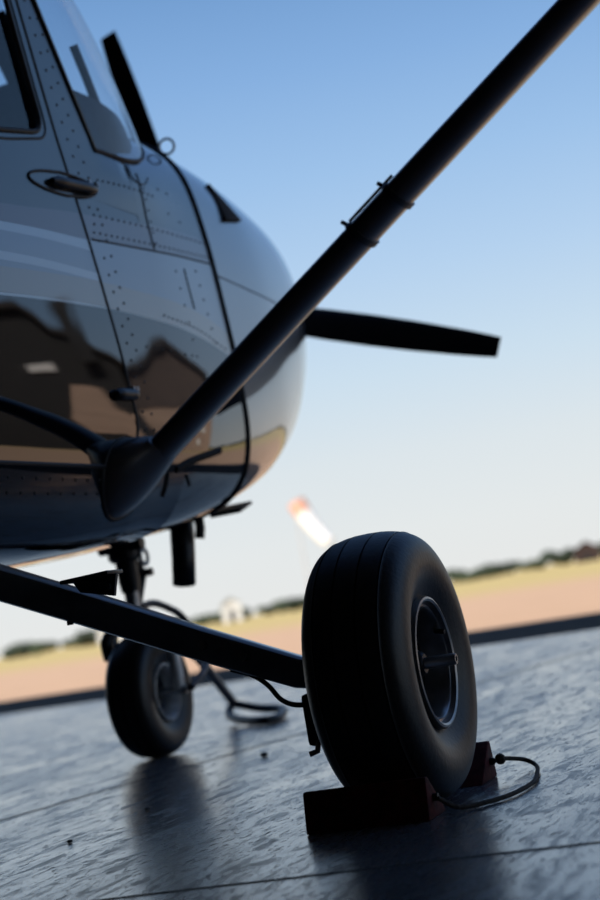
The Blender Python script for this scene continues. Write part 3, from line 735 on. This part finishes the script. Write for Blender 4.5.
# trees along the far edge of the field
leaf_a = mat('tree_leaves', (.045, .062, .030), .9, vary=.4, bscale=.8)
leaf_b = mat('dark_tree_leaves', (.028, .040, .024), .9, vary=.4, bscale=.8)
bark = mat('tree_bark', (.05, .04, .03), .9, vary=.3, bscale=4)
def tree_proto(h, w, m, seed):
    rd = random.Random(seed)
    root = bpy.data.objects.new('tree', None); C.objects.link(root)
    cm = MB()
    for k in range(9):
        cx, cy, cz = rd.uniform(-.5, .5)*w, rd.uniform(-.4, .4)*w, h*rd.uniform(.32, .74); rr = rd.uniform(.20, .34)*w
        rows = []
        for i in range(7):
            a = PI*i/6-PI/2
            rows.append([(cx+rr*math.cos(a)*math.cos(b)*(1+.22*math.sin(5*b+k+i)), cy+rr*math.cos(a)*math.sin(b)*(1+.2*math.cos(4*b+2*k)), max(.05, cz+min(rr, h*.28)*math.sin(a)*(1+.15*math.sin(3*b+k)))) for b in [2*PI*j/12 for j in range(12)]])
        cm.grid(rows, True)
    cm.build('crown', m, root, smooth=30)
    MB().tube([(0, 0, 0), (.05*w, 0, h*.3), (0, .03*w, h*.6)], [.05*h, .035*h, .02*h], 8).build('trunk', bark, root)
    return root
def copy_tree(o):
    c = o.copy(); C.objects.link(c)
    for ch in o.children:
        d = ch.copy(); C.objects.link(d); d.parent = c
    return c
protos = [tree_proto(1.9, 3.0, leaf_a, 1), tree_proto(2.2, 3.2, leaf_b, 2), tree_proto(1.6, 3.1, leaf_a, 3)]
used = [0, 0, 0]
FARTREE = 'low bushy tree in the blurred row along the far field edge'
rd = random.Random(4)
for dist, az0 in ((200, -38.), (212, -37.2), (224, -37.6), (236, -36.9), (248, -37.4), (260, -36.5), (272, -37.8)):
    az = az0
    while az < 42:
        k = rd.randrange(3); d = dist+rd.uniform(-3, 3); a = math.radians(az)
        if not (-12.9 < az < -9.6):
            t = protos[k] if not used[k] else copy_tree(protos[k]); used[k] = 1
            t.location = (2.1+d*math.sin(a), -2.6+d*math.cos(a), -.03); t.rotation_euler = (0, 0, rd.uniform(0, 6))
            sc = rd.uniform(.8, 1.08); t.scale = (sc, sc, sc*rd.uniform(.85, 1.1))
            tag(t, FARTREE, 'tree', 'trees along the far edge of the field')
        az += rd.uniform(1.85, 2.5)
# the taller dark clump at the right end of the row
big = tree_proto(4.4, 4.6, leaf_b, 9)
for i, (az, d, s, lb) in enumerate(((-11.95, 207, .85, 'tall dark tree left of the small red barn at the far field edge'), (-10.25, 207, .95, 'tall dark tree right of the small red barn at the far field edge'))):
    t = big if i == 0 else copy_tree(big); a = math.radians(az)
    t.location = (2.1+d*math.sin(a), -2.6+d*math.cos(a), -.03); t.scale = (s, s, s*.62); t.rotation_euler = (0, 0, i*2.)
    tag(t, lb, 'tree', 'tall dark trees at the barn')

def shed(name, label, az, d, w, dep, h, rh, wallm, roofm, cat='shed', rz=0., door=True, win=0):
    a = math.radians(az); t = thing(name, label, cat, (2.1+d*math.sin(a), -2.6+d*math.cos(a), -.03)); t.rotation_euler = (0, 0, -a+rz)
    wl = MB(); wl.prism([Vector((x, 0, z)) for x, z in ((-w/2, 0), (w/2, 0), (w/2, h), (0, h+rh), (-w/2, h))], (0, -dep/2, 0), (0, dep/2, 0)).build('wall_shell', wallm, t)
    rf = MB()
    for sg in (1, -1):
        n = Vector((sg*rh, 0, w/2)).normalized()*.06; ed = Vector((sg*w/2*1.12, 0, h-rh*.12))
        rf.prism([Vector((0, 0, h+rh)), ed, ed+n, Vector((0, 0, h+rh))+Vector((0, 0, .07))], (0, -dep/2-.25, 0), (0, dep/2+.25, 0))
    rf.build('roof', roofm, t)
    if door: MB().box((0, -dep/2-.02, h*.36), (w*.3, .06, h*.72)).build('door', dark_m, t)
    for k in range(win):
        MB().box((-w*.36+k*w*.72/max(1, win-1), -dep/2-.02, h*.58), (w*.10, .06, h*.3)).build('window', black_m, t)
    return t
white_w = mat('whitewashed_wall', (.75, .74, .72), .8, vary=.05); tin = mat('pale_tin_roof', (.55, .54, .52), .5, .3, vary=.1)
red_w = mat('red_barn_boards', (.040, .020, .017), .8, vary=.2, bscale=2); dk_roof = mat('dark_roof_tiles', (.035, .030, .028), .8, vary=.3, bscale=6)
tan_w = mat('tan_render', (.40, .28, .21), .9, vary=.1, bscale=1.)
shed('small_shed', 'small white shed before the treeline, low at the far left under the gear leg', -27.6, 190, 2.8, 2.5, 1.6, .8, white_w, tin)
shed('small_shed', 'small white shed before the treeline, above the tow bar and gear leg', -23.4, 190, 2.2, 2.2, 2.0, .7, white_w, tin)
shed('barn', 'small red barn among dark trees at the right end of the treeline', -11.15, 200, 3.0, 2.6, 1.5, .9, red_w, dk_roof, 'barn')
# buildings to starboard: only their mirror image in the polish is in the picture
def az_pt(az, d): return (.53+d*math.sin(math.radians(az)), .4+d*math.cos(math.radians(az)), -.03)
brown_b = mat('brown_boards', (.085, .060, .048), .8, vary=.15, bscale=3)
blk_sheet = mat('black_sheet_metal', (.008, .007, .007), .7, vary=.15, bscale=2)
hs = thing('house', 'tall narrow tan house with a dark boarded gable mirrored in the polished nose', 'house', az_pt(22.3, 40)); hs.rotation_euler = (0, 0, -math.radians(22.3))
MB().prism([Vector((x, 0, z)) for x, z in ((-2.2, 0), (2.0, 0), (2.0, 7.9), (.35, 9.6), (-2.2, 8.2))], (0, 0, 0), (0, 7, 0)).build('wall_shell', tan_w, hs)
MB().prism([Vector((x, 0, z)) for x, z in ((-2.2, 6.9), (2.0, 6.5), (2.0, 7.9), (.35, 9.6), (-2.2, 8.2))], (0, -.08, 0), (0, 0, 0)).build('gable_boarding', brown_b, hs)
MB().prism([Vector((x, 0, z)) for x, z in ((-2.6, 7.9), (.35, 9.65), (2.4, 7.5), (2.4, 7.75), (.35, 9.95), (-2.6, 8.15))], (0, -.4, 0), (0, 7.4, 0)).build('roof', dk_roof, hs)
for x, z in ((-1.2, 4.6), (.9, 4.2), (-.3, 2.2)): MB().box((x, -.05, z), (.5, .1, 1.2)).build('window', white_w, hs)
wkp = thing('workshop', 'big black sheet-metal workshop mirrored in the polished airplane door', 'workshop', az_pt(28., 30)); wkp.rotation_euler = (0, 0, -math.radians(28.))
MB().prism([Vector((x, 0, z)) for x, z in ((-1.55, 0), (12, 0), (12, 7.2), (2.0, 9.0), (-.1, 8.9), (-1.55, 6.9))], (0, 0, 0), (0, 8, 0)).build('wall_shell', blk_sheet, wkp)
MB().prism([Vector((x, 0, z)) for x, z in ((-1.9, 6.6), (-.1, 8.95), (2.0, 9.05), (12.4, 7.2), (12.4, 7.35), (2.0, 9.25), (-.1, 9.15), (-1.9, 6.8))], (0, -.3, 0), (0, 8.3, 0)).build('roof', dk_roof, wkp)
MB().box((-1.02, -.45, 7.9), (.34, .3, 2.0)).build('chimney', blk_sheet, wkp)
MB().prism([Vector((x, 0, z)) for x, z in ((-1.2, 2.2), (-.2, 2.2), (.1, 3.6), (-.5, 6.2), (-.95, 6.0))], (0, -.06, 0), (0, 0, 0)).build('sunlit_patch', tan_w, wkp)  # tan patch painting a sunlit bit onto the black wall
MB().box((.05, -.05, 6.9), (.55, .1, .28)).build('window', white_w, wkp)

# windsock
wsx, wsy = -47.9, 130.
wk = thing('windsock', 'limp white and orange windsock on a thin pole out on the field', 'windsock', (wsx, wsy, -.03))
MB().tube([(0, 0, 0), (0, 0, 9.5)], [.07, .045], 10).build('pole', mat('pole_paint', (.55, .5, .48), .5, vary=.1), wk)
orange = mat('orange_fabric', (.80, .42, .30), .8, vary=.05); whitef = mat('white_fabric', (.95, .92, .90), .8, vary=.03)
P0, P1 = Vector((.15, 0, 9.2)), Vector((2.5, 0, 5.3))
for k in range(4):
    a, b = k/4, (k+1)/4
    pts = [P0.lerp(P1, a+(b-a)*j/4)+Vector((-.12*math.sin(PI*(a+(b-a)*j/4)), 0, -.12*math.sin(PI*(a+(b-a)*j/4)))) for j in range(5)]
    MB().tube(pts, [.80-.22*(a+(b-a)*j/4) for j in range(5)], 16, False).build('sock_band', orange if k == 0 else whitef, wk)
MB().ring([P0+Vector((.42*math.cos(a), .5*math.sin(a), .28*math.cos(a))) for a in [2*PI*k/20 for k in range(20)]], .03, 8).build('hoop', steel_m, wk)

# ================================================================ LIGHT
w = bpy.data.worlds.new('open_sky'); S.world = w; w.use_nodes = True
nt = w.node_tree; bg = nt.nodes['Background']; L = nt.links.new
tc = nt.nodes.new('ShaderNodeTexCoord'); sp = nt.nodes.new('ShaderNodeSeparateXYZ'); L(tc.outputs['Generated'], sp.inputs[0])
r = nt.nodes.new('ShaderNodeValToRGB'); L(sp.outputs['Z'], r.inputs['Fac'])
e = r.color_ramp.elements
sky = [(0.0, (.80, .81, .80)), (.035, (.78, .815, .82)), (.08, (.72, .79, .83)), (.13, (.60, .74, .86)), (.19, (.46, .64, .86)), (.25, (.34, .54, .82)), (.31, (.24, .43, .74)), (.36, (.175, .345, .64)), (.50, (.12, .25, .55)), (1.0, (.07, .16, .42))]
e[0].position, e[0].color = sky[0][0], (*sky[0][1], 1); e[1].position, e[1].color = sky[-1][0], (*sky[-1][1], 1)
for p, c in sky[1:-1]:
    x = e.new(p); x.color = (*c, 1)
L(r.outputs['Color'], bg.inputs['Color']); bg.inputs['Strength'].default_value = 1.0
sl = bpy.data.lights.new('sun', 'SUN'); sl.energy = 6.0; sl.angle = math.radians(.6); sl.color = (1, .93, .84)
so = bpy.data.objects.new('sun', sl); C.objects.link(so)
sd = Vector((.30, .68, -.67)).normalized(); so.rotation_euler = sd.to_track_quat('-Z', 'Y').to_euler()

# ================================================================ CAMERA
cx, cy, cz, yaw, pitch, roll, f = 2.13522993, -2.61653015, .347136744, .352178895, .092788993, .168640506, 1666.31597
D = Vector((-math.sin(yaw)*math.cos(pitch), math.cos(yaw)*math.cos(pitch), math.sin(pitch)))
R = Vector((math.cos(yaw), math.sin(yaw), 0)); U = R.cross(D)
ir = R*math.cos(roll)-U*math.sin(roll); iu = R*math.sin(roll)+U*math.cos(roll)
cam = bpy.data.cameras.new('camera'); co = bpy.data.objects.new('camera', cam); C.objects.link(co)
M = Matrix((ir, iu, -D)).transposed().to_4x4(); M.translation = (cx, cy, cz); co.matrix_world = M
cam.sensor_fit = 'VERTICAL'; cam.sensor_height = 36; cam.sensor_width = 24; cam.lens = f*36/900
cam.dof.use_dof = True; cam.dof.focus_distance = 2.72; cam.dof.aperture_fstop = 3.5; cam.dof.aperture_blades = 0
cam.clip_end = 5000; cam.clip_start = .05
S.camera = co
S.view_settings.view_transform = 'Standard'; S.view_settings.look = 'None'; S.view_settings.exposure = 0; S.view_settings.gamma = 1
try: S.view_settings.use_curve_mapping = False
except Exception: pass
